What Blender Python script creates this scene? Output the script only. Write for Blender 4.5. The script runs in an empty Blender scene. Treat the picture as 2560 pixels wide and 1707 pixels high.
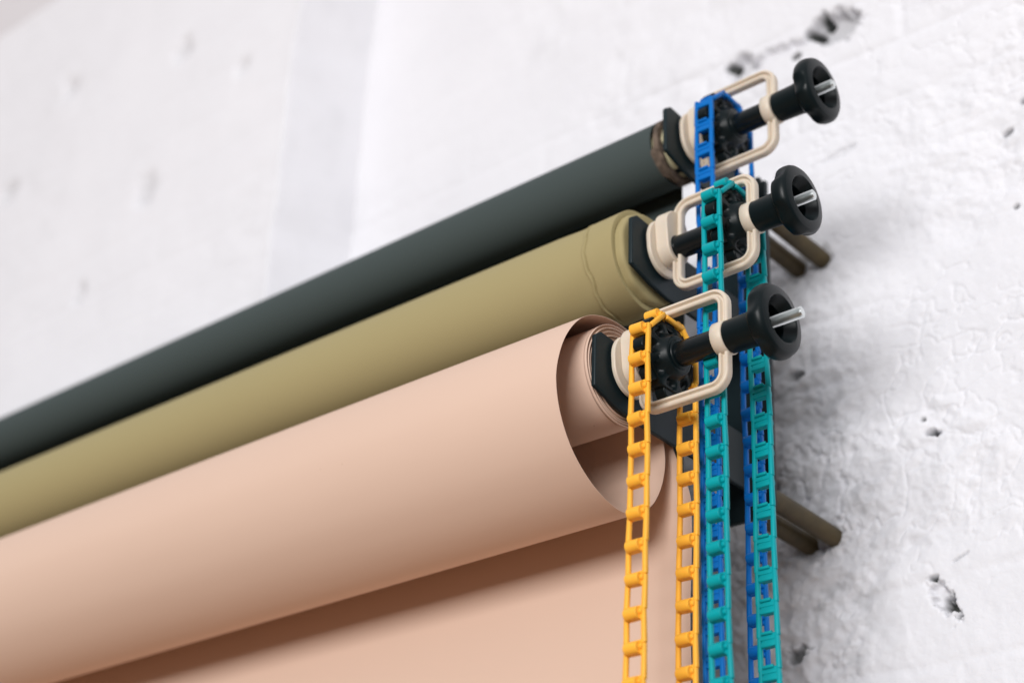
import bpy, bmesh, math, random
import numpy as np
from mathutils import Vector, Matrix

sc = bpy.context.scene
col = sc.collection
random.seed(4)
R = math.radians

# ------------------------------------------------------------------ camera
cam_d = bpy.data.cameras.new('camera')
cam = bpy.data.objects.new('camera', cam_d)
col.objects.link(cam)
sc.camera = cam
cr = Vector((0.75753291, 0.65102398, 0.04807984))
cu = Vector((0.28877489, -0.40025005, 0.86971775))
cf = Vector((-0.58545107, 0.64495557, 0.49120196))
cl = Vector((0.82516446, -1.03619239, -0.7097051))
cam.matrix_world = Matrix(((cr.x, cu.x, -cf.x, cl.x), (cr.y, cu.y, -cf.y, cl.y), (cr.z, cu.z, -cf.z, cl.z), (0, 0, 0, 1)))
cam_d.sensor_width = 36
cam_d.lens = 61.5
cam_d.clip_start = 0.01
cam_d.clip_end = 100
cam_d.dof.use_dof = True
cam_d.dof.focus_distance = 1.46
cam_d.dof.aperture_fstop = 3.0
cam_d.dof.aperture_blades = 9

# ------------------------------------------------------------------ world and lamps
w = bpy.data.worlds.new('World')
sc.world = w
w.use_nodes = True
nt = w.node_tree
bg = nt.nodes['Background']
tc = nt.nodes.new('ShaderNodeTexCoord')
sx = nt.nodes.new('ShaderNodeSeparateXYZ')
rp = nt.nodes.new('ShaderNodeValToRGB')
nt.links.new(tc.outputs['Generated'], sx.inputs[0])
mr = nt.nodes.new('ShaderNodeMapRange')
mr.inputs['From Min'].default_value = -1
tilt = nt.nodes.new('ShaderNodeMath')          # the room is a little brighter on its open right side
tilt.operation = 'MULTIPLY_ADD'
tilt.inputs[1].default_value = 0.30
nt.links.new(sx.outputs['X'], tilt.inputs[0])
nt.links.new(sx.outputs['Z'], tilt.inputs[2])
nt.links.new(tilt.outputs[0], mr.inputs['Value'])
nt.links.new(mr.outputs[0], rp.inputs[0])
rp.color_ramp.elements[0].position = 0.36
rp.color_ramp.elements[0].color = (0.05, 0.045, 0.04, 1)
fl = rp.color_ramp.elements.new(0.16)          # the lit paper sweep and floor far below
fl.color = (0.48, 0.31, 0.195, 1)
rp.color_ramp.elements[-1].position = 0.80
rp.color_ramp.elements[-1].color = (0.92, 0.91, 0.94, 1)
nt.links.new(rp.outputs[0], bg.inputs['Color'])
bg.inputs['Strength'].default_value = 0.66


def area(name, loc, target, sx_, sy_, power, color):
    d = bpy.data.lights.new(name, 'AREA')
    d.shape = 'RECTANGLE'
    d.size = sx_
    d.size_y = sy_
    d.energy = power
    d.color = color
    o = bpy.data.objects.new(name, d)
    col.objects.link(o)
    o.location = loc
    o.rotation_euler = (Vector(target) - Vector(loc)).to_track_quat('-Z', 'Y').to_euler()
    return o


area('window_light', (2.6, -7.8, 0.60), (-0.35, 0, 0.2), 4.0, 2.7, 635, (1.0, 0.985, 0.975))

sc.view_settings.view_transform = 'Standard'
sc.view_settings.look = 'None'
sc.view_settings.exposure = 0
sc.view_settings.gamma = 1
sc.view_settings.use_curve_mapping = False
sc.render.engine = 'CYCLES'


# ------------------------------------------------------------------ materials
def mat(name, rgb, rough=0.5, spec=0.5, var=0.06, scale=60, bump=0.0, bscale=300, bdist=0.0005, metal=0.0, sss=0.0, coat=0.0):
    m = bpy.data.materials.new(name)
    m.use_nodes = True
    t = m.node_tree
    b = t.nodes['Principled BSDF']
    b.inputs['Roughness'].default_value = rough
    b.inputs['Specular IOR Level'].default_value = spec
    b.inputs['Metallic'].default_value = metal
    b.inputs['Coat Weight'].default_value = coat
    if sss:
        b.inputs['Subsurface Weight'].default_value = sss
        b.inputs['Subsurface Radius'].default_value = (0.004, 0.002, 0.001)
        b.inputs['Subsurface Scale'].default_value = 1.0
    c = t.nodes.new('ShaderNodeTexCoord')
    n = t.nodes.new('ShaderNodeTexNoise')
    n.inputs['Scale'].default_value = scale
    n.inputs['Detail'].default_value = 6
    t.links.new(c.outputs['Object'], n.inputs['Vector'])
    r = t.nodes.new('ShaderNodeValToRGB')
    r.color_ramp.elements[0].position = 0.3
    r.color_ramp.elements[1].position = 0.7
    r.color_ramp.elements[0].color = (*[x * (1 - var) for x in rgb], 1)
    r.color_ramp.elements[1].color = (*[min(1, x * (1 + var)) for x in rgb], 1)
    t.links.new(n.outputs['Fac'], r.inputs[0])
    t.links.new(r.outputs[0], b.inputs['Base Color'])
    rr = t.nodes.new('ShaderNodeMapRange')
    rr.inputs['To Min'].default_value = max(0.02, rough - 0.06)
    rr.inputs['To Max'].default_value = min(1, rough + 0.06)
    t.links.new(n.outputs['Fac'], rr.inputs['Value'])
    t.links.new(rr.outputs[0], b.inputs['Roughness'])
    if bump:
        n2 = t.nodes.new('ShaderNodeTexNoise')
        n2.inputs['Scale'].default_value = bscale
        n2.inputs['Detail'].default_value = 4
        t.links.new(c.outputs['Object'], n2.inputs['Vector'])
        bp = t.nodes.new('ShaderNodeBump')
        bp.inputs['Strength'].default_value = bump
        bp.inputs['Distance'].default_value = bdist
        t.links.new(n2.outputs['Fac'], bp.inputs['Height'])
        t.links.new(bp.outputs[0], b.inputs['Normal'])
    return m


M_black = mat('black_plastic', (0.0035, 0.0080, 0.0095), 0.36, 0.20, bump=0.12, bscale=900, bdist=0.0002)
M_blackgloss = mat('black_gloss_plastic', (0.004, 0.007, 0.0085), 0.24, 0.32)
M_blackmetal = mat('black_powder_coat', (0.008, 0.018, 0.022), 0.45, 0.25, bump=0.25, bscale=1500, bdist=0.0002)
M_cream = mat('cream_plastic', (0.69, 0.60, 0.49), 0.42, 0.4, var=0.03, sss=0.15)
M_core = mat('pale_core_plastic', (0.62, 0.57, 0.36), 0.4, 0.4)
M_yellow = mat('yellow_plastic', (1.0, 0.475, 0.050), 0.42, 0.25, var=0.03, scale=25, sss=0.15)
M_teal = mat('teal_plastic', (0.0, 0.33, 0.37), 0.4, 0.2, var=0.05, scale=25)
M_blue = mat('blue_plastic', (0.0, 0.15, 0.52), 0.4, 0.2, var=0.05, scale=25)
M_steel = mat('zinc_steel', (0.72, 0.76, 0.76), 0.3, 0.5, metal=1.0)
M_beige = mat('beige_paper', (0.705, 0.510, 0.405), 0.62, 0.2, var=0.012, scale=3, bump=0.08, bscale=700, bdist=0.0002)
M_olive = mat('olive_paper', (0.375, 0.315, 0.16), 0.62, 0.12, var=0.015, scale=3, bump=0.08, bscale=700, bdist=0.0002)
M_grey = mat('charcoal_paper', (0.062, 0.079, 0.078), 0.62, 0.08, var=0.015, scale=3, bump=0.08, bscale=700, bdist=0.0002)
M_card = mat('torn_cardboard', (0.14, 0.105, 0.082), 0.8, 0.2, var=0.5, scale=160, bump=0.6, bscale=400)
M_rod = mat('olive_brown_rod', (0.085, 0.062, 0.026), 0.5, 0.3, var=0.35, scale=40)
M_gap = mat('dark_tube_inside', (0.03, 0.025, 0.02), 0.8, 0.2)


def worn_paper(m, seed):
    """faint handling dents and a few tiny specks"""
    t = m.node_tree
    p = t.nodes['Principled BSDF']
    c = t.nodes.new('ShaderNodeTexCoord')
    mp = t.nodes.new('ShaderNodeMapping')
    mp.inputs['Scale'].default_value = (1.6, 7, 7)
    mp.inputs['Location'].default_value = (seed, seed * 2, 0)
    t.links.new(c.outputs['Object'], mp.inputs['Vector'])
    n = t.nodes.new('ShaderNodeTexNoise')
    n.inputs['Scale'].default_value = 1.5
    n.inputs['Detail'].default_value = 3
    n.inputs['Roughness'].default_value = 0.4
    t.links.new(mp.outputs[0], n.inputs['Vector'])
    b = t.nodes.new('ShaderNodeBump')
    b.inputs['Strength'].default_value = 0.35
    b.inputs['Distance'].default_value = 0.004
    t.links.new(n.outputs['Fac'], b.inputs['Height'])
    old = p.inputs['Normal'].links[0].from_node
    t.links.new(b.outputs[0], old.inputs['Normal'])
    v = t.nodes.new('ShaderNodeTexVoronoi')
    v.inputs['Scale'].default_value = 22
    t.links.new(c.outputs['Object'], v.inputs['Vector'])
    r = t.nodes.new('ShaderNodeValToRGB')
    r.color_ramp.elements[0].position = 0.009
    r.color_ramp.elements[0].color = (0.72, 0.66, 0.60, 1)
    r.color_ramp.elements[1].position = 0.022
    r.color_ramp.elements[1].color = (1, 1, 1, 1)
    t.links.new(v.outputs['Distance'], r.inputs[0])
    x = t.nodes.new('ShaderNodeMix')
    x.data_type = 'RGBA'
    x.blend_type = 'MULTIPLY'
    x.inputs[0].default_value = 1
    src = p.inputs['Base Color'].links[0].from_socket
    t.links.new(src, x.inputs[6])
    t.links.new(r.outputs[0], x.inputs[7])
    t.links.new(x.outputs[2], p.inputs['Base Color'])


for k_, m_ in enumerate((M_beige, M_olive, M_grey)): worn_paper(m_, k_ + 1.3)


def spiral_mat(name, a, b, cy, cz, turns):
    """paper seen edge-on: thin concentric layers"""
    m = bpy.data.materials.new(name)
    m.use_nodes = True
    t = m.node_tree
    p = t.nodes['Principled BSDF']
    p.inputs['Roughness'].default_value = 0.8
    p.inputs['Specular IOR Level'].default_value = 0.2
    c = t.nodes.new('ShaderNodeTexCoord')
    sp = t.nodes.new('ShaderNodeVectorMath')
    sp.operation = 'MULTIPLY'
    sp.inputs[1].default_value = (0, 1, 1)
    t.links.new(c.outputs['Object'], sp.inputs[0])
    d = t.nodes.new('ShaderNodeVectorMath')
    d.operation = 'DISTANCE'
    d.inputs[1].default_value = (0, cy, cz)
    t.links.new(sp.outputs[0], d.inputs[0])
    n = t.nodes.new('ShaderNodeTexNoise')
    n.noise_dimensions = '1D'
    n.inputs['Scale'].default_value = turns
    n.inputs['Detail'].default_value = 5
    t.links.new(d.outputs['Value'], n.inputs['W'])
    r = t.nodes.new('ShaderNodeValToRGB')
    r.color_ramp.elements[0].position = 0.38
    r.color_ramp.elements[1].position = 0.6
    r.color_ramp.elements[0].color = (*a, 1)
    r.color_ramp.elements[1].color = (*b, 1)
    t.links.new(n.outputs['Fac'], r.inputs[0])
    t.links.new(r.outputs[0], p.inputs['Base Color'])
    return m


# ------------------------------------------------------------------ helpers
def tag(o, label=None, cat=None, group=None, kind=None):
    if label: o['label'] = label
    if cat: o['category'] = cat
    if group: o['group'] = group
    if kind: o['kind'] = kind
    return o


def empty(name, loc, label, cat, group=None):
    o = bpy.data.objects.new(name, None)
    o.empty_display_size = 0.02
    col.objects.link(o)
    o.location = loc
    return tag(o, label, cat, group)


def link(name, bm, m, parent=None, sharp=35, bevel=0.0, seg=2):
    bmesh.ops.recalc_face_normals(bm, faces=bm.faces)
    for f in bm.faces: f.smooth = True
    for e in bm.edges:
        if len(e.link_faces) == 2 and e.calc_face_angle(0) > R(sharp):
            e.smooth = False
    me = bpy.data.meshes.new(name)
    bm.to_mesh(me)
    bm.free()
    if isinstance(m, (list, tuple)):
        for q in m: me.materials.append(q)
    else:
        me.materials.append(m)
    o = bpy.data.objects.new(name, me)
    col.objects.link(o)
    o.parent = parent
    if bevel:
        b = o.modifiers.new('bevel', 'BEVEL')
        b.width = bevel
        b.segments = seg
        b.limit_method = 'ANGLE'
        b.angle_limit = R(40)
        b.harden_normals = False
    return o


def box(bm, x0, x1, y0, y1, z0, z1, M=None):
    vs = [bm.verts.new((x, y, z)) for x in (x0, x1) for y in (y0, y1) for z in (z0, z1)]
    for f in ((0, 1, 3, 2), (4, 6, 7, 5), (0, 4, 5, 1), (2, 3, 7, 6), (0, 2, 6, 4), (1, 5, 7, 3)):
        bm.faces.new([vs[i] for i in f])
    if M:
        for v in vs: v.co = M @ v.co
    return vs


def lathe(bm, prof, n=48, fn=None, cap0=True, cap1=True, cy=0, cz=0):
    """profile (x, r) turned round the X axis; fn(theta, x, r) -> r"""
    rings = []
    for x, r in prof:
        ring = []
        for i in range(n):
            t = 2 * math.pi * i / n
            rr = fn(t, x, r) if fn else r
            ring.append(bm.verts.new((x, cy + rr * math.cos(t), cz + rr * math.sin(t))))
        rings.append(ring)
    for a, b in zip(rings[:-1], rings[1:]):
        for i in range(n):
            bm.faces.new((a[i], a[(i + 1) % n], b[(i + 1) % n], b[i]))
    if cap0: bm.faces.new(rings[0])
    if cap1: bm.faces.new(rings[-1][::-1])
    return rings


def cyl(bm, a, b, r, n=20, r2=None):
    a, b = Vector(a), Vector(b)
    d = (b - a).normalized()
    q = d.to_track_quat('Z', 'Y').to_matrix()
    r2 = r if r2 is None else r2
    A = [bm.verts.new(a + q @ Vector((r * math.cos(2 * math.pi * i / n), r * math.sin(2 * math.pi * i / n), 0))) for i in range(n)]
    B = [bm.verts.new(b + q @ Vector((r2 * math.cos(2 * math.pi * i / n), r2 * math.sin(2 * math.pi * i / n), 0))) for i in range(n)]
    for i in range(n): bm.faces.new((A[i], A[(i + 1) % n], B[(i + 1) % n], B[i]))
    bm.faces.new(A[::-1])
    bm.faces.new(B)


def prism(bm, poly, x0, x1, closed=True):
    """polygon in (y, z) extruded along X"""
    A = [bm.verts.new((x0, y, z)) for y, z in poly]
    B = [bm.verts.new((x1, y, z)) for y, z in poly]
    n = len(poly)
    for i in range(n): bm.faces.new((A[i], A[(i + 1) % n], B[(i + 1) % n], B[i]))
    bm.faces.new(A[::-1])
    bm.faces.new(B)


def hull(circles, n=40):
    """convex outline round several circles (y, z, r)"""
    out = []
    for i in range(n):
        t = 2 * math.pi * i / n
        d = (math.cos(t), math.sin(t))
        b = max(circles, key=lambda c: c[0] * d[0] + c[1] * d[1] + c[2])
        out.append((b[0] + b[2] * d[0], b[1] + b[2] * d[1]))
    return out


# ------------------------------------------------------------------ brick wall (one displaced surface)
def lattice(seed, n=256):
    return np.random.RandomState(seed).rand(n, n)


def vnoise(x, y, seed):
    L = lattice(seed)
    xi, yi = np.floor(x).astype(int), np.floor(y).astype(int)
    fx, fy = x - xi, y - yi
    fx, fy = fx * fx * (3 - 2 * fx), fy * fy * (3 - 2 * fy)
    g = lambda a, b: L[a % 256, b % 256]
    return (g(xi, yi) * (1 - fx) + g(xi + 1, yi) * fx) * (1 - fy) + (g(xi, yi + 1) * (1 - fx) + g(xi + 1, yi + 1) * fx) * fy


def fbm(x, y, seed, o=4, gain=0.5):
    s, a, t = 0, 1.0, 0
    for k in range(o):
        s = s + a * vnoise(x * 2 ** k + 17 * k, y * 2 ** k + 9 * k, seed + k)
        t += a
        a *= gain
    return s / t - 0.5


def sstep(a, b, x):
    t = np.clip((x - a) / (b - a), 0, 1)
    return t * t * (3 - 2 * t)


XA = -0.72
WY = 0.325
STEP = 0.11


def relief(X, Z):
    """depth of the surface INTO the wall (+) and dirt amount"""
    wx = X + 0.016 * fbm(X * 9, Z * 9, 3, 3)
    wz = Z + 0.014 * fbm(X * 8 + 40, Z * 8, 7, 3)
    h = 0.010 * fbm(X * 3.2, Z * 3.2, 11, 3)
    rough = sstep(-0.02, 0.16, fbm(X * 5 + 3, Z * 5 + 8, 21, 3) + 0.10 * np.exp(-((X + 0.03) / 0.12) ** 2) - 0.03)
    rough = np.clip(rough + 0.9 * np.exp(-((X + 0.02) / 0.09) ** 2) * sstep(0.42, 0.22, Z), 0, 1)
    zone = np.exp(-((X + 0.02) / 0.10) ** 2) * sstep(0.36, 0.24, Z)
    rough = rough * (0.55 + 0.45 * zone)
    far = 1 - 0.55 * sstep(-0.20, -0.45, X)
    # plaster lumps
    n1 = fbm(wx * 34, wz * 34, 31, 4, 0.55)
    n2 = np.abs(fbm(wx * 22 + 5, wz * 30, 41, 4, 0.55))
    fine = fbm(wx * 120, wz * 120, 131, 3, 0.6)
    h = h + rough * (0.0105 * n1 + 0.016 * n2 + 0.0022 * fine) + (1 - rough) * (0.0022 * n1 + 0.0006 * fine)
    # crisp paint wrinkles where the masonry is rough
    wr_ = np.abs(fbm(wx * 26 + 11 + 0.6 * n1, wz * 20 + 4 + 0.6 * n1, 201, 4, 0.5))
    patch = sstep(-0.06, 0.14, fbm(X * 7 + 60, Z * 7, 211, 2))
    h = h + (0.25 + 0.75 * zone) * patch * 0.0042 * np.exp(-(wr_ / 0.020) ** 2)
    # thin winding cracks, in patches
    n4 = np.abs(fbm(X * 7 + 20, Z * 8 + 31, 151, 5, 0.62))
    h = h + 0.0016 * np.exp(-(n4 / 0.004) ** 2) * sstep(-0.03, 0.10, fbm(X * 4 + 7, Z * 4, 161, 2))
    # hairline folds in the paint
    n3 = np.abs(fbm(wx * 13 + 50, wz * 15 + 3, 51, 4, 0.6))
    h = h + 0.0013 * np.exp(-(n3 / 0.012) ** 2) * sstep(-0.05, 0.12, fbm(X * 6, Z * 6 + 77, 61, 2))
    # mortar joints, mostly clogged with paint
    row = (wz + 0.022) / 0.078
    ri = np.floor(row)
    fz = row - ri
    cx_ = (wx + 0.115 * (ri % 2) + 0.02 * np.sin(ri * 3.1)) / 0.255
    fx = cx_ - np.floor(cx_)
    dj = np.minimum(np.minimum(fz, 1 - fz) * 0.078, np.minimum(fx, 1 - fx) * 0.255)
    open_ = sstep(-0.10, 0.16, fbm(X * 5 + 90, Z * 6, 71, 3))
    h = h + 0.0017 * open_ * np.exp(-(dj / 0.0055) ** 2)
    # each brick sits a little differently
    bi = (np.sin(ri * 12.9898 + np.floor(cx_) * 78.233) * 43758.5453)
    h = h + 0.0012 * (bi - np.floor(bi) - 0.5) * sstep(0.0, 0.012, dj)
    h = h * far
    dirt_shade = np.zeros_like(X)

    def pit(px, pz, rx, rz, d, ang=0.0, wob=0.5, dd=0.0, seed=5, edge=0.35):
        nonlocal h, dirt_shade
        c, s_ = math.cos(ang), math.sin(ang)
        u = ((X - px) * c + (Z - pz) * s_) / rx
        v = (-(X - px) * s_ + (Z - pz) * c) / rz
        q = np.sqrt(u * u + v * v) + wob * fbm(X * 75 + seed, Z * 75, 80 + seed, 5, 0.72) * 2.6
        k = sstep(1 + edge * 0.5, 1 - edge, q)
        h = h + d * k
        dirt_shade = np.maximum(dirt_shade, dd * k)

    # broken cavity above the top drive and the open joint leading to it
    pit(0.050, 0.581, 0.034, 0.021, 0.020, -0.25, 0.45, 0.24, 1, 0.25)
    pit(0.036, 0.600, 0.007, 0.009, 0.022, 0, 0.7, 1.0, 2)
    pit(0.019, 0.588, 0.008, 0.008, 0.020, 0, 0.7, 0.9, 3)
    pit(-0.030, 0.581, 0.055, 0.010, 0.010, 0.02, 0.6, 0.05, 4)
    pit(-0.076, 0.583, 0.018, 0.018, 0.018, 0, 0.5, 0.16, 6)
    pit(-0.090, 0.592, 0.007, 0.006, 0.012, 0, 0.6, 0.9, 7)
    pit(0.000, 0.563, 0.006, 0.005, 0.012, 0, 0.6, 0.9, 8)
    # holes right of the chains
    pit(0.132, 0.048, 0.0088, 0.0048, 0.030, -0.35, 0.8, 1.0, 9)
    pit(0.124, 0.064, 0.0022, 0.0022, 0.012, 0, 0.4, 1.0, 10)
    pit(0.128, -0.116, 0.0085, 0.021, 0.010, 0.35, 1.0, 0.12, 11)
    pit(0.134, -0.124, 0.0075, 0.011, 0.020, 0.5, 1.5, 0.9, 12)
    pit(0.122, -0.097, 0.0045, 0.0025, 0.012, 0, 0.7, 0.8, 13)
    pit(0.150, -0.083, 0.010, 0.0010, 0.003, 0.35, 0.5, 0.25, 30)
    pit(0.239, 0.262, 0.0030, 0.0030, 0.014, 0, 0.5, 1.0, 14)
    pit(0.259, 0.381, 0.0050, 0.0030, 0.012, -0.6, 0.7, 0.6, 15)
    pit(0.238, 0.353, 0.0060, 0.0030, 0.010, 0.2, 0.7, 0.6, 16)
    pit(-0.023, -0.141, 0.012, 0.008, 0.010, 0, 0.9, 0.55, 17)
    pit(0.050, 0.405, 0.022, 0.004, 0.003, 0.12, 0.9, 0.08, 18)
    pit(-0.014, 0.155, 0.010, 0.006, 0.008, 0, 0.9, 0.5, 19)
    pit(-0.030, 0.235, 0.008, 0.014, 0.010, 0, 0.9, 0.6, 22)
    pit(-0.045, 0.030, 0.006, 0.016, 0.008, 0, 0.9, 0.4, 23)
    for i_, (a, b) in enumerate(((0.022, -0.034), (-0.008, -0.034), (0.022, 0.281), (-0.008, 0.281))):
        pit(a, b, 0.0145, 0.0150, 0.003, 0, 0.6, 0.20, 40 + i_)
    # dents in the far part
    for a, b, r_, s_ in ((-1.04, 1.01, 0.022, 24), (-1.075, 0.76, 0.024, 25), (-1.35, 1.08, 0.02, 26), (-1.48, 0.92, 0.022, 27), (-0.88, 0.90, 0.012, 28), (-1.20, 0.62, 0.015, 29)):
        pit(a, b, r_, r_ * 1.2, 0.007, 0, 0.7, 0.10, s_)
    dirt_shade = np.maximum(dirt_shade, (0.05 + 0.13 * zone) * rough * sstep(0.13, 0.27, fbm(wx * 30 + 9, wz * 30, 101, 4, 0.6)))
    return h, dirt_shade


def build_wall():
    xs = list(np.arange(0.62, 0.34, -0.008)) + list(np.arange(0.34, -0.13, -0.0014)) + list(np.arange(-0.13, XA + 0.003, -0.004))
    xt = [(x, 0.0) for x in xs]
    for i in range(27):
        xt.append((XA - 0.042 * i / 26, i / 26))
    xt += [(x, 1.0) for x in np.arange(XA - 0.047, -1.65, -0.008)] + [(x, 1.0) for x in np.arange(-1.65, -4.0, -0.06)]
    zs = list(np.arange(-0.75, -0.28, 0.01)) + list(np.arange(-0.28, 0.64, 0.0014)) + list(np.arange(0.64, 1.34, 0.007))
    X, Z = np.meshgrid(np.array([a for a, _ in xt]), np.array(zs))
    T, _ = np.meshgrid(np.array([t for _, t in xt]), np.array(zs))
    h, dirt_shade = relief(X, Z)
    edge = 0.010 * fbm(Z * 7, Z * 0 + 3.3, 5, 3) * np.exp(-((X - XA + 0.04) / 0.05) ** 2) * 3
    band = ((T > 0) & (T < 1)).astype(float)
    dirt_shade = np.maximum(dirt_shade, np.exp(-((X - XA + 0.018) / 0.034) ** 4) * (0.035 + 0.10 * np.clip(fbm(T * 3, Z * 14, 171, 4), 0, 1)))  # step's return face greyed a little: shade painted in, with some mottling
    Y = WY - STEP * T + h
    Xp = X + edge
    nx, nz = len(xt), len(zs)
    co = np.stack([Xp, Y, Z], -1).reshape(-1, 3)
    idx = np.arange(nx * nz).reshape(nz, nx)
    f = np.stack([idx[:-1, 1:], idx[:-1, :-1], idx[1:, :-1], idx[1:, 1:]], -1).reshape(-1, 4)
    me = bpy.data.meshes.new('brick_wall')
    me.vertices.add(len(co))
    me.vertices.foreach_set('co', co.ravel())
    me.loops.add(f.size)
    me.loops.foreach_set('vertex_index', f.ravel())
    me.polygons.add(len(f))
    me.polygons.foreach_set('loop_start', np.arange(0, f.size, 4))
    me.polygons.foreach_set('use_smooth', np.ones(len(f), bool))
    me.update(calc_edges=True)
    at = me.attributes.new('dirt_shade', 'FLOAT', 'POINT')
    at.data.foreach_set('value', dirt_shade.ravel().astype(np.float32))
    m = bpy.data.materials.new('white_painted_brick')
    m.use_nodes = True
    t = m.node_tree
    p = t.nodes['Principled BSDF']
    p.inputs['Roughness'].default_value = 0.55
    p.inputs['Specular IOR Level'].default_value = 0.1
    c = t.nodes.new('ShaderNodeTexCoord')

    def noise(scale, detail=5, rough=0.6):
        n = t.nodes.new('ShaderNodeTexNoise')
        n.inputs['Scale'].default_value = scale
        n.inputs['Detail'].default_value = detail
        n.inputs['Roughness'].default_value = rough
        t.links.new(c.outputs['Object'], n.inputs['Vector'])
        return n

    def ramp(src, p0, c0, p1, c1):
        r = t.nodes.new('ShaderNodeValToRGB')
        r.color_ramp.elements[0].position = p0
        r.color_ramp.elements[1].position = p1
        r.color_ramp.elements[0].color = (*c0, 1)
        r.color_ramp.elements[1].color = (*c1, 1)
        t.links.new(src, r.inputs[0])
        return r

    def mix(fac, a, b, blend='MIX'):
        x = t.nodes.new('ShaderNodeMix')
        x.data_type = 'RGBA'
        x.blend_type = blend
        if isinstance(fac, float): x.inputs[0].default_value = fac
        else: t.links.new(fac, x.inputs[0])
        t.links.new(a, x.inputs[6])
        if isinstance(b, tuple): x.inputs[7].default_value = (*b, 1)
        else: t.links.new(b, x.inputs[7])
        return x.outputs[2]

    base = ramp(noise(7).outputs['Fac'], 0.3, (0.81, 0.81, 0.85), 0.7, (0.85, 0.85, 0.89))
    # small rusty and earthy flecks where paint has flaked
    fl = ramp(noise(55, 6, 0.7).outputs['Fac'], 0.70, (0, 0, 0), 0.80, (1, 1, 1))
    flm = t.nodes.new('ShaderNodeMath')
    flm.operation = 'MULTIPLY'
    t.links.new(fl.outputs[0], flm.inputs[0])
    fl2 = ramp(noise(6, 2).outputs['Fac'], 0.48, (0, 0, 0), 0.62, (0.8, 0.8, 0.8))
    t.links.new(fl2.outputs[0], flm.inputs[1])
    c1 = mix(flm.outputs[0], base.outputs[0], (0.50, 0.36, 0.28))
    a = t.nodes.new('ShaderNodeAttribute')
    a.attribute_name = 'dirt_shade'
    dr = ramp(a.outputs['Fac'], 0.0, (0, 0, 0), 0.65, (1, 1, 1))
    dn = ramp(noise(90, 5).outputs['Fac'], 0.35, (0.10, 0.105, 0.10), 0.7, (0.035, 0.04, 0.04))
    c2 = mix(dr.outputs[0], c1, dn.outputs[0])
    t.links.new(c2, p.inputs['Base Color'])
    b1 = t.nodes.new('ShaderNodeBump')
    b1.inputs['Strength'].default_value = 0.32
    b1.inputs['Distance'].default_value = 0.0030
    t.links.new(noise(110, 6, 0.62).outputs['Fac'], b1.inputs['Height'])
    t.links.new(b1.outputs[0], p.inputs['Normal'])
    me.materials.append(m)
    o = bpy.data.objects.new('wall', me)
    col.objects.link(o)
    tag(o, kind='structure')


build_wall()
bm = bmesh.new()
prism(bm, [(0.42, 1.327), (0.217, 1.327), (0.02, 1.72), (0.02, 1.80), (0.42, 1.80)], -4.0, 0.62)
tag(link('ceiling', bm, mat('ceiling_paint', (0.78, 0.77, 0.81), 0.7, 0.2, var=0.02, scale=4)), kind='structure')

# ------------------------------------------------------------------ the three axes (y, z)
AX_Y = (0.0, 0.0039)
AX_T = (0.047, 0.1471)
AX_B = (0.0975, 0.2993)

# ------------------------------------------------------------------ wall bracket
br = empty('triple_bracket', (0.0, 0.2, 0.13), 'black steel wall bracket with three upturned hooks carrying the rolls', 'bracket')
off = -Vector(br.location)


def under(o, root):
    o.parent = root
    o.location = -Vector(root.location)
    return o


bm = bmesh.new()
prism(bm, [(0.2, -0.056), (0.206, -0.056), (0.206, 0.316), (0.2, 0.316)], -0.024, 0.034)
bmesh.ops.bevel(bm, geom=[e for e in bm.edges if abs(e.verts[0].co.y - e.verts[1].co.y) > 0.004 and abs(e.verts[0].co.x - e.verts[1].co.x) < 1e-4 and abs(e.verts[0].co.z - e.verts[1].co.z) < 1e-4], offset=0.007, segments=5, affect='EDGES')
under(link('back_plate', bm, M_blackmetal, bevel=0.0008), br)
for (ay, az) in (AX_Y, AX_T, AX_B):
    rear = 0.1995 - ay
    P = [(-0.042, -0.029), (-0.012, -0.037), (0.012, -0.040), (rear, -0.040), (rear, 0.015), (0.030, 0.015), (0.022, 0.021)]
    cxn, czn, rn = 0.002, -0.002, 0.0175
    for i in range(13):
        t = R(0 - 180 * i / 12)
        P.append((cxn + rn * math.cos(t), czn + rn * math.sin(t)))
    P += [(-0.017, 0.024), (-0.035, 0.025), (-0.043, 0.019)]
    bm = bmesh.new()
    prism(bm, [(ay + a, az + b) for a, b in P], 0.0135, 0.018)
    under(link('hook_arm', bm, M_blackmetal, bevel=0.0012, seg=3), br)
for z in (-0.033, 0.282):
    for x in (0.022, -0.008):
        bm = bmesh.new()
        cyl(bm, (x, 0.206, z), (x, 0.345, z), 0.0095, 24)
        under(link('standoff_rod', bm, M_rod), br)
# bolt heads on the plate
for z in (0.235, 0.02):
    bm = bmesh.new()
    cyl(bm, (0.005, 0.1995, z), (0.005, 0.193, z), 0.008, 6)
    under(link('bolt', bm, M_blackgloss, bevel=0.0006), br)


# ------------------------------------------------------------------ rolls
def tube(bm, x0, x1, r, cy, cz, n=96, segs=1, jit=None):
    xs_ = [x0 + (x1 - x0) * i / segs for i in range(segs + 1)]
    rings = []
    for x in xs_:
        rings.append([bm.verts.new((x, cy + (r + (jit(x, 2 * math.pi * i / n) if jit else 0)) * math.cos(2 * math.pi * i / n), cz + (r + (jit(x, 2 * math.pi * i / n) if jit else 0)) * math.sin(2 * math.pi * i / n))) for i in range(n)])
    for a, b in zip(rings[:-1], rings[1:]):
        for i in range(n): bm.faces.new((a[i], a[(i + 1) % n], b[(i + 1) % n], b[i]))
    return rings


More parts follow.
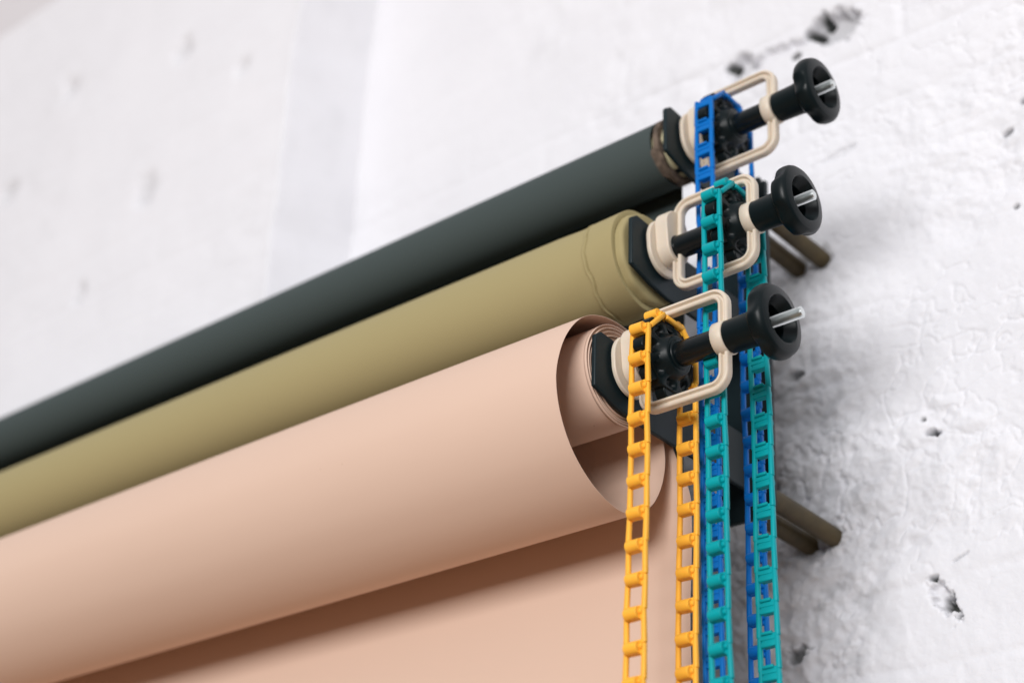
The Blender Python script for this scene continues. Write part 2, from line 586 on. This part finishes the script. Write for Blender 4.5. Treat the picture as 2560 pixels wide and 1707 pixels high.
def annulus(bm, x, r0, r1, cy, cz, n=96, jit=None):
    A = [bm.verts.new((x, cy + r0 * math.cos(2 * math.pi * i / n), cz + r0 * math.sin(2 * math.pi * i / n))) for i in range(n)]
    B = [bm.verts.new((x, cy + r1 * math.cos(2 * math.pi * i / n), cz + r1 * math.sin(2 * math.pi * i / n))) for i in range(n)]
    for i in range(n): bm.faces.new((A[i], A[(i + 1) % n], B[(i + 1) % n], B[i]))


XL = -2.71
# --- charcoal roll
ay, az = AX_B
root = empty('paper_roll', (0, ay, az), 'charcoal grey paper roll, uppermost and nearest the wall, with a torn brown end', 'paper roll', 'background paper rolls on the bracket')
r_ = 0.0335
bm = bmesh.new()
lathe(bm, [(XL, 0.028), (XL, r_), (-2, r_), (-1, r_), (-0.3, r_), (-0.012, r_), (-0.0085, r_), (-0.0085, r_ - 0.0015)], 96, cap0=False, cap1=False)
link('paper', bm, M_grey, root)
bm = bmesh.new()
# its free end hangs straight down behind the other rolls
cols = [XL] + list(np.linspace(-2.4, -0.3, 12)) + [-0.2, -0.12, -0.07, -0.04, -0.020, -0.0183, -0.018]
prev = None
for i in range(60):
    z = 0.010 - 0.018 * i
    row = []
    for x in cols:
        xx = x
        if x >= -0.0201: xx = x + 0.0012 * math.sin(z * 31)
        bend = 0.002 * sstep(0.010, -0.05, z)
        row.append(bm.verts.new((xx, 0.0336 + bend + 0.003 * math.sin(x * 4 + z * 2) * sstep(-0.1, -0.5, z), z)))
    if prev:
        for k in range(len(row) - 1): bm.faces.new((prev[k], prev[k + 1], row[k + 1], row[k]))
    prev = row
o = link('hanging_sheet', bm, M_grey, root)
so = o.modifiers.new('thick', 'SOLIDIFY')
so.thickness = 0.0004
so.offset = 0
bm = bmesh.new()
rnd = [random.random() for _ in range(200)]


def tear(t):
    k = t / (2 * math.pi) * 26
    i = int(k) % 200
    f = k - int(k)
    f = f * f * (3 - 2 * f)
    j = (i + 1) % 26
    return rnd[i % 26] * (1 - f) + rnd[j] * f


n = 160
A, B, Cc = [], [], []
for i in range(n):
    t = 2 * math.pi * i / n
    c, s_ = math.cos(t), math.sin(t)
    xa = -0.0040 - 0.0065 * tear(t) ** 1.6
    rr = r_ + 0.0004
    A.append(bm.verts.new((xa, rr * c, rr * s_)))
    B.append(bm.verts.new((0.0005 + 0.002 * tear(t * 2), rr * c, rr * s_)))
    Cc.append(bm.verts.new((0.0005 + 0.002 * tear(t * 2 + 1), 0.028 * c, 0.028 * s_)))
for i in range(n):
    j = (i + 1) % n
    bm.faces.new((A[i], A[j], B[j], B[i]))
    bm.faces.new((B[i], B[j], Cc[j], Cc[i]))
link('torn_core_edge', bm, M_card, root)
bm = bmesh.new()
lathe(bm, [(XL + 0.002, 0.0275), (-0.02, 0.0275)], 48, cap0=False, cap1=False)
link('core_tube', bm, M_card, root)

# --- olive roll
ay, az = AX_T
root = empty('paper_roll', (0, ay, az), 'olive green paper roll taped at its end, between the grey and the beige roll', 'paper roll', 'background paper rolls on the bracket')
r_ = 0.0485
bm = bmesh.new()


def wr(x, t):
    return 0.00045 * math.sin(3 * t + x * 50) * math.exp(-((x + 0.03) / 0.05) ** 2) + 0.0003 * math.sin(7 * t + 90 * x) * math.exp(-((x + 0.03) / 0.05) ** 2)


XC = -0.0315      # crease of the wrap band


def crease(t, x, r):
    if r < 0.03 or x > 0.001: return r
    xs_ = x - XC - 0.0022 * math.sin(2 * t + 0.6) - 0.0010 * math.sin(7 * t) - 0.0005 * math.sin(15 * t + 1)
    c = 0.0010 * math.exp(-((xs_ + 0.0018) / 0.0016) ** 2) - 0.0022 * math.exp(-(xs_ / 0.0008) ** 2)
    step = 0.0006 * sstep(0, 0.0015, xs_)
    return r + float(c + step) + wr(x, t)


prof = [(XL, 0.028), (XL, r_)] + [(x, r_ + 0.0012 * min(1, -x)) for x in (-2.0, -1.5, -1.0, -0.6, -0.3, -0.2, -0.12)] + [(-0.09 + 0.004 * i, r_) for i in range(12)] + [(-0.0420 + 0.0006 * i, r_) for i in range(36)] + [(-0.0195 + 0.003 * i, r_ + 0.0004 * i / 6) for i in range(6)] + [(-0.0003, r_ + 0.0004), (0.0, r_ - 0.0001), (-0.0002, r_ - 0.0045)]
lathe(bm, prof, 160, fn=crease, cap0=False, cap1=False)
link('paper', bm, M_olive, root, sharp=45)
# inner layers reach a little further out and are folded over the end
bm = bmesh.new()
lathe(bm, [(-0.006, 0.0440), (0.0042, 0.0444), (0.0062, 0.0440), (0.0077, 0.0428), (0.0082, 0.0410), (0.0086, 0.0360), (0.0088, 0.0275)], 128,
      fn=lambda t, x, r: r + (0.0005 * math.sin(5 * t + 1) + 0.0004 * math.sin(11 * t)) * (1 if x > 0.001 else 0), cap0=False, cap1=False)
link('folded_end', bm, M_olive, root, sharp=60)
bm = bmesh.new()
lathe(bm, [(XL + 0.002, 0.0275), (-0.004, 0.0275)], 48, cap0=False, cap1=False)
link('core_tube', bm, M_card, root)

# --- beige roll
ay, az = AX_Y
XR = 0.010
root = empty('paper_roll', (0, ay, az), 'beige paper roll, lowest of the three, unrolling into a hanging sheet', 'paper roll', 'background paper rolls on the bracket')


def catmull(P, n=14):
    out = []
    for i in range(1, len(P) - 2):
        p0, p1, p2, p3 = [Vector(q) for q in P[i - 1:i + 3]]
        for k in range(n):
            t = k / n
            out.append(0.5 * ((2 * p1) + (-p0 + p2) * t + (2 * p0 - 5 * p1 + 4 * p2 - p3) * t * t + (-p0 + 3 * p1 - 3 * p2 + p3) * t ** 3))
    out.append(Vector(P[-2]))
    return out


r_t = 0.0455
loop = [(20, 52), (38, 28), (47, 8), (57, -12), (64, -32), (67, -52), (62, -76), (50, -97), (32, -112), (9, -119.5), (-16, -116), (-40, -105), (-61, -87), (-76, -62), (-82.5, -34), (-79, -8), (-69, 16),
        (-52, 37), (-30, 49.5), (-4, 54.5), (22, 51), (45, 37), (62, 16), (73, -12), (78, -40), (80, -75), (80.5, -120), (80, -200), (80, -400), (80, -700), (80, -760)]
pts = catmull([(a / 1000 - ay, b / 1000 - az) for a, b in loop], 10)
bm = bmesh.new()
xsP = [XL] + list(np.linspace(-2.4, -0.3, 15)) + [-0.2, -0.12, -0.06, -0.03, -0.01, XR - 0.002, XR - 0.0003, XR]
L = 0
grid = []
for q_i, q in enumerate(pts):
    row = []
    zz = q.y + az
    for x in xsP:
        xx = x
        yy = q.x
        zq = q.y
        if x > -0.005 and q.x > 0.07:
            xx = x + 0.0175 * sstep(-0.02, -0.09, zz) + 0.001 * math.sin(zz * 40) - 0.010 * sstep(-0.22, -0.34, zz)
        if q.x > 0.07 and zz < -0.1:
            yy += 0.0035 * math.sin(x * 5.0 + 1) * sstep(-0.1, -0.4, zz)
        # gentle swell of the loose wrap along its length
        if q.x < 0.07 or zz > -0.05:
            k = 1 + 0.010 * math.sin(x * 2.3) * math.sin(math.atan2(q.y + 0.03, q.x) * 2 + x * 1.4)
            yy, zq = yy * k, (zq + 0.034) * k - 0.034
        row.append(bm.verts.new((xx, yy, zq)))
    grid.append(row)
for a, b in zip(grid[:-1], grid[1:]):
    for i in range(len(a) - 1): bm.faces.new((a[i], a[i + 1], b[i + 1], b[i]))
o = link('loose_sheet', bm, M_beige, root)
so = o.modifiers.new('thick', 'SOLIDIFY')
so.thickness = 0.0004
so.offset = 0
bm = bmesh.new()
lathe(bm, [(XL, 0.028), (XL, r_t), (-1, r_t), (-0.1, r_t), (XR - 0.0006, r_t), (XR - 0.0002, r_t - 0.0006)], 128, cap0=False, cap1=False)
link('wound_paper', bm, M_beige, root)
bm = bmesh.new()
annulus(bm, XR - 0.0004, 0.0275, r_t - 0.0004, 0, 0, 128)
link('roll_end', bm, spiral_mat('beige_layers', (0.30, 0.18, 0.12), (0.55, 0.37, 0.26), 0, 0, 900), root)
# a few outer layers that have slipped outward
for k, (rr, dx) in enumerate(((r_t + 0.0004, 0.0012), (r_t - 0.0022, 0.0016), (r_t - 0.0050, 0.0010), (r_t - 0.0085, 0.0014))):
    bm = bmesh.new()
    rings = tube(bm, XR - 0.002, XR + dx, rr, 0.0003 * k, -0.0004 * k, 128)
    o = link('slipped_layer', bm, M_beige, root)
    so = o.modifiers.new('thick', 'SOLIDIFY')
    so.thickness = 0.0005
bm = bmesh.new()
lathe(bm, [(XL + 0.002, 0.0275), (0.006, 0.0275)], 48, cap0=False, cap1=False)
link('core_tube', bm, M_card, root)


# ------------------------------------------------------------------ drives
def frame_bm(x0, x1, z0, z1, rad, w=0.0098, dep=0.0085):
    """grooved rounded-rectangle bar in the XZ plane (outer size given)"""
    cxs = [(x1 - rad, z1 - rad, 0), (x0 + rad, z1 - rad, 90), (x0 + rad, z0 + rad, 180), (x1 - rad, z0 + rad, 270)]
    path = []
    for cx_, cz_, a0 in cxs:
        for i in range(9):
            a = R(a0 + 90 * i / 8)
            path.append((cx_, cz_, math.cos(a), math.sin(a), rad))
    h = dep / 2
    prof = []          # (inward distance, y)
    def arc(u0, y0, r, a0, a1, k=4):
        for i in range(k + 1):
            a = R(a0 + (a1 - a0) * i / k)
            prof.append((u0 + r * math.cos(a), y0 + r * math.sin(a)))
    q = 0.0021
    g = 0.0030
    # front face towards -Y: ridge, groove, ridge; the same behind
    arc(q, -h + q, q, 180, 270)
    prof += [(w / 2 - 0.0019, -h + 0.0002), (w / 2 - 0.0010, -h + g), (w / 2 + 0.0010, -h + g), (w / 2 + 0.0019, -h + 0.0002)]
    arc(w - q, -h + q, q, 270, 360)
    arc(w - q, h - q, q, 0, 90)
    prof += [(w / 2 + 0.0019, h - 0.0002), (w / 2 + 0.0010, h - g), (w / 2 - 0.0010, h - g), (w / 2 - 0.0019, h - 0.0002)]
    arc(q, h - q, q, 90, 180)
    bm = bmesh.new()
    rings = []
    for cx_, cz_, c, s_, rr in path:
        rings.append([bm.verts.new((cx_ + (rr - u) * c, y, cz_ + (rr - u) * s_)) for u, y in prof])
    n = len(prof)
    for k in range(len(rings)):
        a, b = rings[k], rings[(k + 1) % len(rings)]
        for i in range(n): bm.faces.new((a[i], a[(i + 1) % n], b[(i + 1) % n], b[i]))
    return bm


def make_drive(ax, label, xs_, spr_x, knob_x, rod_tip, rot, spr_rot=0.0):
    """xs_: dict of x positions"""
    root = empty('roll_drive', (0, ax[0], ax[1]), label, 'roll drive', 'chain drives on the hooks')
    # expander inside the core
    bm = bmesh.new()
    lathe(bm, [(-0.16, 0.0235), (-0.004, 0.0262), (0.009, 0.0268), (0.0105, 0.0255), (0.0105, 0.012)], 48, cap0=True, cap1=False)
    link('core_cone', bm, M_core, root, bevel=0.0005)
    bm = bmesh.new()
    for k in range(6):
        t = k * math.pi / 3 + 0.4
        Mx = Matrix.Rotation(t, 4, 'X')
        box(bm, -0.05, 0.0112, 0.0, 0.0274, -0.0030, 0.0030, Mx)
    link('spreader_rib', bm, M_black, root, bevel=0.0004)
    # neck resting in the hook
    bm = bmesh.new()
    lathe(bm, [(0.010, 0.0172), (0.0222, 0.0172)], 40)
    link('neck', bm, M_cream, root)
    # flange, block, face
    bm = bmesh.new()
    prism(bm, hull([(0, 0, 0.0245), (0, 0.007, 0.0252)], 64), 0.0205, 0.0248)
    link('flange', bm, M_cream, root, bevel=0.0011, seg=3)
    bm = bmesh.new()
    prism(bm, hull([(0, 0, 0.0160), (-0.002, 0.0205, 0.0165)], 56), 0.0248, 0.0385)
    link('bearing_block', bm, M_cream, root, bevel=0.0012, seg=3)
    # frame with ring
    x0, x1 = xs_['frame']
    bm = frame_bm(x0, x1, -0.0475, 0.0495, 0.017)
    fr = link('frame', bm, M_cream, root, sharp=50)
    bm = bmesh.new()
    rx0, rx1 = xs_['ring']
    n = 48
    prof = [(rx0, 0.0114), (rx0, 0.0142), (rx0 + 0.0006, 0.0149), (rx1 - 0.0006, 0.0149), (rx1, 0.0142), (rx1, 0.0114)]
    rr = lathe(bm, prof, n, cap0=False, cap1=False)
    for i in range(n): bm.faces.new((rr[-1][i], rr[-1][(i + 1) % n], rr[0][(i + 1) % n], rr[0][i]))
    link('ring', bm, M_cream, fr, sharp=50)
    # shaft
    bm = bmesh.new()
    sh = [(0.036, 0.0118), (0.039, 0.0118), (0.0395, 0.0108), (rx1 + 0.0045, 0.0108), (rx1 + 0.0045, 0.0104), (knob_x - 0.02, 0.0104)]
    lathe(bm, sh, 48)
    link('shaft', bm, M_blackgloss, root, bevel=0.0003)
    # knob with hub: x measured from the front rim
    K = [(-0.0022, 0.0318), (-0.0014, 0.0308), (-0.0011, 0.0302), (0.0, 0.0222), (-0.0004, 0.0213), (-0.0014, 0.0205), (-0.0075, 0.0172), (-0.0085, 0.0160), (-0.0095, 0.0152), (-0.0165, 0.0145), (-0.0167, 0.0046)]
    back = [(-0.0515, 0.0112), (-0.0512, 0.0132), (-0.0505, 0.0140), (-0.0400, 0.0144), (-0.0290, 0.0148), (-0.0250, 0.0164), (-0.0228, 0.0205), (-0.0220, 0.0255), (-0.0208, 0.0292),
            (-0.0180, 0.0325), (-0.0140, 0.0341), (-0.0100, 0.0345), (-0.0065, 0.0342), (-0.0038, 0.0330)]
    back = [(a * 0.84 if a > -0.0255 else a, b) for a, b in back]
    back = [(a if a > -0.035 else a + xs_.get('hub', 0), b) for a, b in back]
    prof = [(knob_x + a, b if b < 0.0152 else 0.0152 + (b - 0.0152) * 0.875) for a, b in back + K]

    def lobes(t, x, r):
        u = (x - knob_x)
        if r < 0.0240 or u > -0.0012: return r
        k = max(0.0, math.cos(5 * (t - rot)))          # scallop centres
        amt = 0.0030 * sstep(-0.0008, -0.0110, u) * (k ** 1.2)
        return r - amt * min(1, (r - 0.0235) / 0.005)
    bm = bmesh.new()
    lathe(bm, prof, 160, fn=lobes)
    link('knob', bm, M_black, root, sharp=28)
    # threaded rod
    bm = bmesh.new()
    pr = [(knob_x - 0.0205, 0.0038)]
    x = knob_x - 0.0200
    while x < rod_tip - 0.0012:
        pr += [(x, 0.0036), (x + 0.00070, 0.0048), (x + 0.00082, 0.0048)]
        x += 0.00160
    pr += [(rod_tip - 0.0010, 0.0038), (rod_tip, 0.0031)]
    lathe(bm, pr, 24)
    link('threaded_rod', bm, M_steel, root, sharp=25)
    # sprocket: web, rim, hub, ribs, teeth
    s = spr_x
    bm = bmesh.new()
    D = 0.0290
    n = 128
    xf = s + 0.0066
    rad = [0.0306, 0.0300, 0.0290, 0.0278, 0.0262, 0.0246, 0.0230, 0.0216, 0.0206]

    def oct_(t):          # flat-sided outline, corners between the teeth
        a = (t - spr_rot + math.pi / 8) % (math.pi / 4) - math.pi / 8
        return 1 / math.cos(a)
    rings = []
    rings.append([(s - 0.0085, 0.0108)] * n)
    rings.append([(s - 0.0085, 0.0290)] * n)
    rings.append([(s - 0.0078, 0.0300)] * n)
    for j, q in enumerate(rad):
        row = []
        for i in range(n):
            t = 2 * math.pi * i / n
            a = (t - spr_rot + math.pi / 8) % (math.pi / 4) - math.pi / 8
            u = abs(a) / 0.26
            v = abs(q - 0.0242) / 0.0052
            m_ = float(sstep(1.15, 0.55, math.hypot(u, v)))
            row.append((xf - (0.0008 if j == 0 else 0) - 0.0050 * m_ + 0.0018 * (0.030 - q) / 0.010, q))
        rings.append(row)
    for x, q in ((xf + 0.0035, 0.0196), (xf + 0.0065, 0.0180), (xf + 0.0080, 0.0172), (xf + 0.0086, 0.0166), (xf + 0.0088, 0.0150), (xf + 0.0088, 0.0134), (xf + 0.0098, 0.0131), (xf + 0.0102, 0.0124), (xf + 0.0102, 0.0108)):
        rings.append([(x, q)] * n)
    V = []
    for j, row in enumerate(rings):
        V.append([bm.verts.new((x, q * (oct_(2 * math.pi * i / n) if q > 0.0265 else 1) * math.cos(2 * math.pi * i / n), q * (oct_(2 * math.pi * i / n) if q > 0.0265 else 1) * math.sin(2 * math.pi * i / n))) for i, (x, q) in enumerate(row)])
    for a, b in zip(V[:-1], V[1:]):
        for i in range(n): bm.faces.new((a[i], a[(i + 1) % n], b[(i + 1) % n], b[i]))
    sp = link('sprocket', bm, M_black, root, sharp=50)
    for k in range(8):
        t = spr_rot + k * math.pi / 4
        Mx = Matrix.Rotation(t, 4, 'X')
        bm = bmesh.new()
        # tooth: tapered block reaching through the link
        y0, y1, y2 = D - 0.003, 0.033, 0.0378
        poly = [(y0, -0.0082), (y1, -0.0070), (y2 - 0.001, -0.0048), (y2, -0.0030), (y2, 0.0030), (y2 - 0.001, 0.0048), (y1, 0.0070), (y0, 0.0082)]
        A = [bm.verts.new(Mx @ Vector((s - 0.0052, a, b))) for a, b in poly]
        B = [bm.verts.new(Mx @ Vector((s + 0.0052, a, b))) for a, b in poly]
        for i in range(8): bm.faces.new((A[i], A[(i + 1) % 8], B[(i + 1) % 8], B[i]))
        bm.faces.new(A[::-1])
        bm.faces.new(B)
        link('tooth', bm, M_black, sp, bevel=0.0009)
    return root


make_drive(AX_Y, 'cream framed drive of the beige roll, lowest, with the longest bare threaded rod', dict(frame=(0.034, 0.1245), ring=(0.1135, 0.1245)), 0.0585, 0.1756, 0.194, 0.5)
make_drive(AX_T, 'middle drive beside the olive roll, its sprocket pushed out close to the knob', dict(frame=(0.034, 0.1235), ring=(0.1125, 0.1235)), 0.0985, 0.1725, 0.1815, 0.15)
make_drive(AX_B, 'topmost cream framed drive on the charcoal roll, worked by the blue chain', dict(frame=(0.030, 0.1155), ring=(0.1045, 0.1150)), 0.0555, 0.1675, 0.1770, 0.85)

# ------------------------------------------------------------------ chains
PITCH = 0.0277


def link_mesh():
    bm = bmesh.new()
    mm = 0.001
    p = PITCH / mm
    # rails (slightly wider towards the lower joint)
    for sx_ in (-1, 1):
        for (za, zb, wo_a, wo_b) in ((3.3, -p + 3.0, 10.0, 10.6),):
            prof = []
            yc, ry = -0.2, 2.25
            for (z, wo) in ((za, wo_a - 0.5), (za - 0.6, wo_a), (zb + 0.5, wo_b), (zb, wo_b - 0.4)):
                wi = 6.2
                cxm, rx = (wo + wi) / 2, (wo - wi) / 2
                ring = []
                for i in range(12):
                    a = 2 * math.pi * i / 12
                    c, s_ = math.cos(a), math.sin(a)
                    e = 0.62
                    ring.append(bm.verts.new((sx_ * (cxm + rx * abs(c) ** e * (1 if c > 0 else -1)) * mm, (yc + ry * abs(s_) ** e * (1 if s_ > 0 else -1)) * mm, z * mm)))
                prof.append(ring)
            for a, b in zip(prof[:-1], prof[1:]):
                for i in range(12): bm.faces.new((a[i], a[(i + 1) % 12], b[(i + 1) % 12], b[i]))
            bm.faces.new(prof[0])
            bm.faces.new(prof[-1][::-1])
    # barrel hook (curl side is -y) as a thick rounded profile along x
    def bar(prof, x0, x1):
        A = [bm.verts.new((x0 * mm, y * mm, z * mm)) for y, z in prof]
        B = [bm.verts.new((x1 * mm, y * mm, z * mm)) for y, z in prof]
        n = len(prof)
        for i in range(n): bm.faces.new((A[i], A[(i + 1) % n], B[(i + 1) % n], B[i]))
        bm.faces.new(A[::-1])
        bm.faces.new(B)
    bar([(-3.4 + 4.7 * math.cos(a), -0.6 + 4.9 * math.sin(a)) for a in [2 * math.pi * i / 22 for i in range(22)]], -6.6, 5.7)
    # pin through the barrel
    bar([(-1.9 + 2.5 * math.cos(a), 0.6 + 2.5 * math.sin(a)) for a in [2 * math.pi * i / 14 for i in range(14)]], -8.4, 8.4)
    # cross web below the barrel
    bar([(-2.0, -1.5), (-2.4, -4.6), (-1.6, -5.6), (1.2, -5.6), (1.9, -4.9), (1.9, -1.2)], -7.0, 7.0)
    # end bar at the lower joint (belongs to this link, clasped by the next barrel)
    z = -p
    bar([(-2.0, z + 3.2), (-2.2, z + 5.2), (-1.6, z + 6.0), (0.9, z + 6.0), (1.7, z + 5.3), (1.8, z + 0.2), (0.6, z + 0.2)], -7.2, 7.2)
    # ledge on the plain side
    bar([(0.6, z + 4.2), (1.0, z + 6.6), (2.4, z + 7.2), (3.6, z + 6.4), (3.8, z + 4.9), (2.9, z + 3.9)], -4.8, 5.2)
    return bm


def make_chain(name_label, ax, sx_, m, front, back, curl_f, curl_b, curl_top, drift, group, zlow=-0.56, phase=0.0):
    root = empty('plastic_chain', (sx_, ax[0], ax[1]), name_label, 'chain', group)
    bm = link_mesh()
    proto = link('chain_link', bm, m, None, sharp=40, bevel=0.00045, seg=2)
    first = [True]
    h = PITCH / 2
    ap = h / math.tan(R(22.5))

    def put(A, B, curl):
        A, B = Vector(A), Vector(B)
        z = (A - B).normalized()
        mid = (A + B) / 2
        out = Vector((0, mid.y, 0)) if abs(mid.z) < h or mid.z < 0 else Vector((0, mid.y, mid.z))
        x = Vector((1, 0, 0))
        x = (x - z * x.dot(z)).normalized()
        tw = R(random.uniform(-2.2, 2.2)) if mid.z < h else 0.0
        y = z.cross(x)
        x, y = x * math.cos(tw) + y * math.sin(tw), y * math.cos(tw) - x * math.sin(tw)
        s_ = 1 if (-y).dot(out) > 0 else -1
        if curl == 'in': s_ = -s_
        x, y = x * s_, y * s_
        o = proto if first[0] else proto.copy()
        if not first[0]: col.objects.link(o)
        first[0] = False
        o.parent = root
        o.matrix_local = Matrix(((x.x, y.x, z.x, A.x), (x.y, y.y, z.y, A.y), (x.z, y.z, z.z, A.z), (0, 0, 0, 1)))
        return o
    # over the sprocket
    put((0, -h, ap), (0, -ap, h), curl_top)
    put((0, h, ap), (0, -h, ap), curl_top)
    put((0, h, ap), (0, ap, h), curl_b if curl_b == curl_top else curl_top)
    # hanging runs
    for run, sy_, curl in ((front, -1, curl_f), (back, 1, curl_b)):
        k = 0
        x, y, z = 0.0, sy_ * ap, h
        while z + ax[1] > zlow:
            dx = drift[0 if sy_ < 0 else 1](k)
            wob = 0.0009 * (random.random() - 0.5) + 0.0004 * math.sin(k * 0.7 + sx_ * 90)
            nx_, nz_ = dx + wob, z - math.sqrt(PITCH ** 2 - 0.0)
            ny_ = y + (0.0007 if sy_ > 0 else 0.0002) * 0
            put((x, y, z), (nx_, ny_, nz_), curl)
            x, y, z = nx_, ny_, nz_
            k += 1
    return root


G = 'pull chains on the roll drives'
make_chain('yellow plastic ladder chain looped over the lowest drive', AX_Y, 0.0585, M_yellow, 1, 1, 'out', 'in', 'out', (lambda k: -0.0001 * k, lambda k: -0.0001 * k), G)
make_chain('teal plastic ladder chain hanging from the middle drive', AX_T, 0.0985, M_teal, 1, 1, 'out', 'out', 'out', (lambda k: 0.0003 * k, lambda k: 0.0003 * k), G)
make_chain('blue plastic ladder chain hanging from the topmost drive', AX_B, 0.0555, M_blue, 1, 1, 'in', 'in', 'in', (lambda k: 0.0003 * k, lambda k: 0.0003 * k), G)
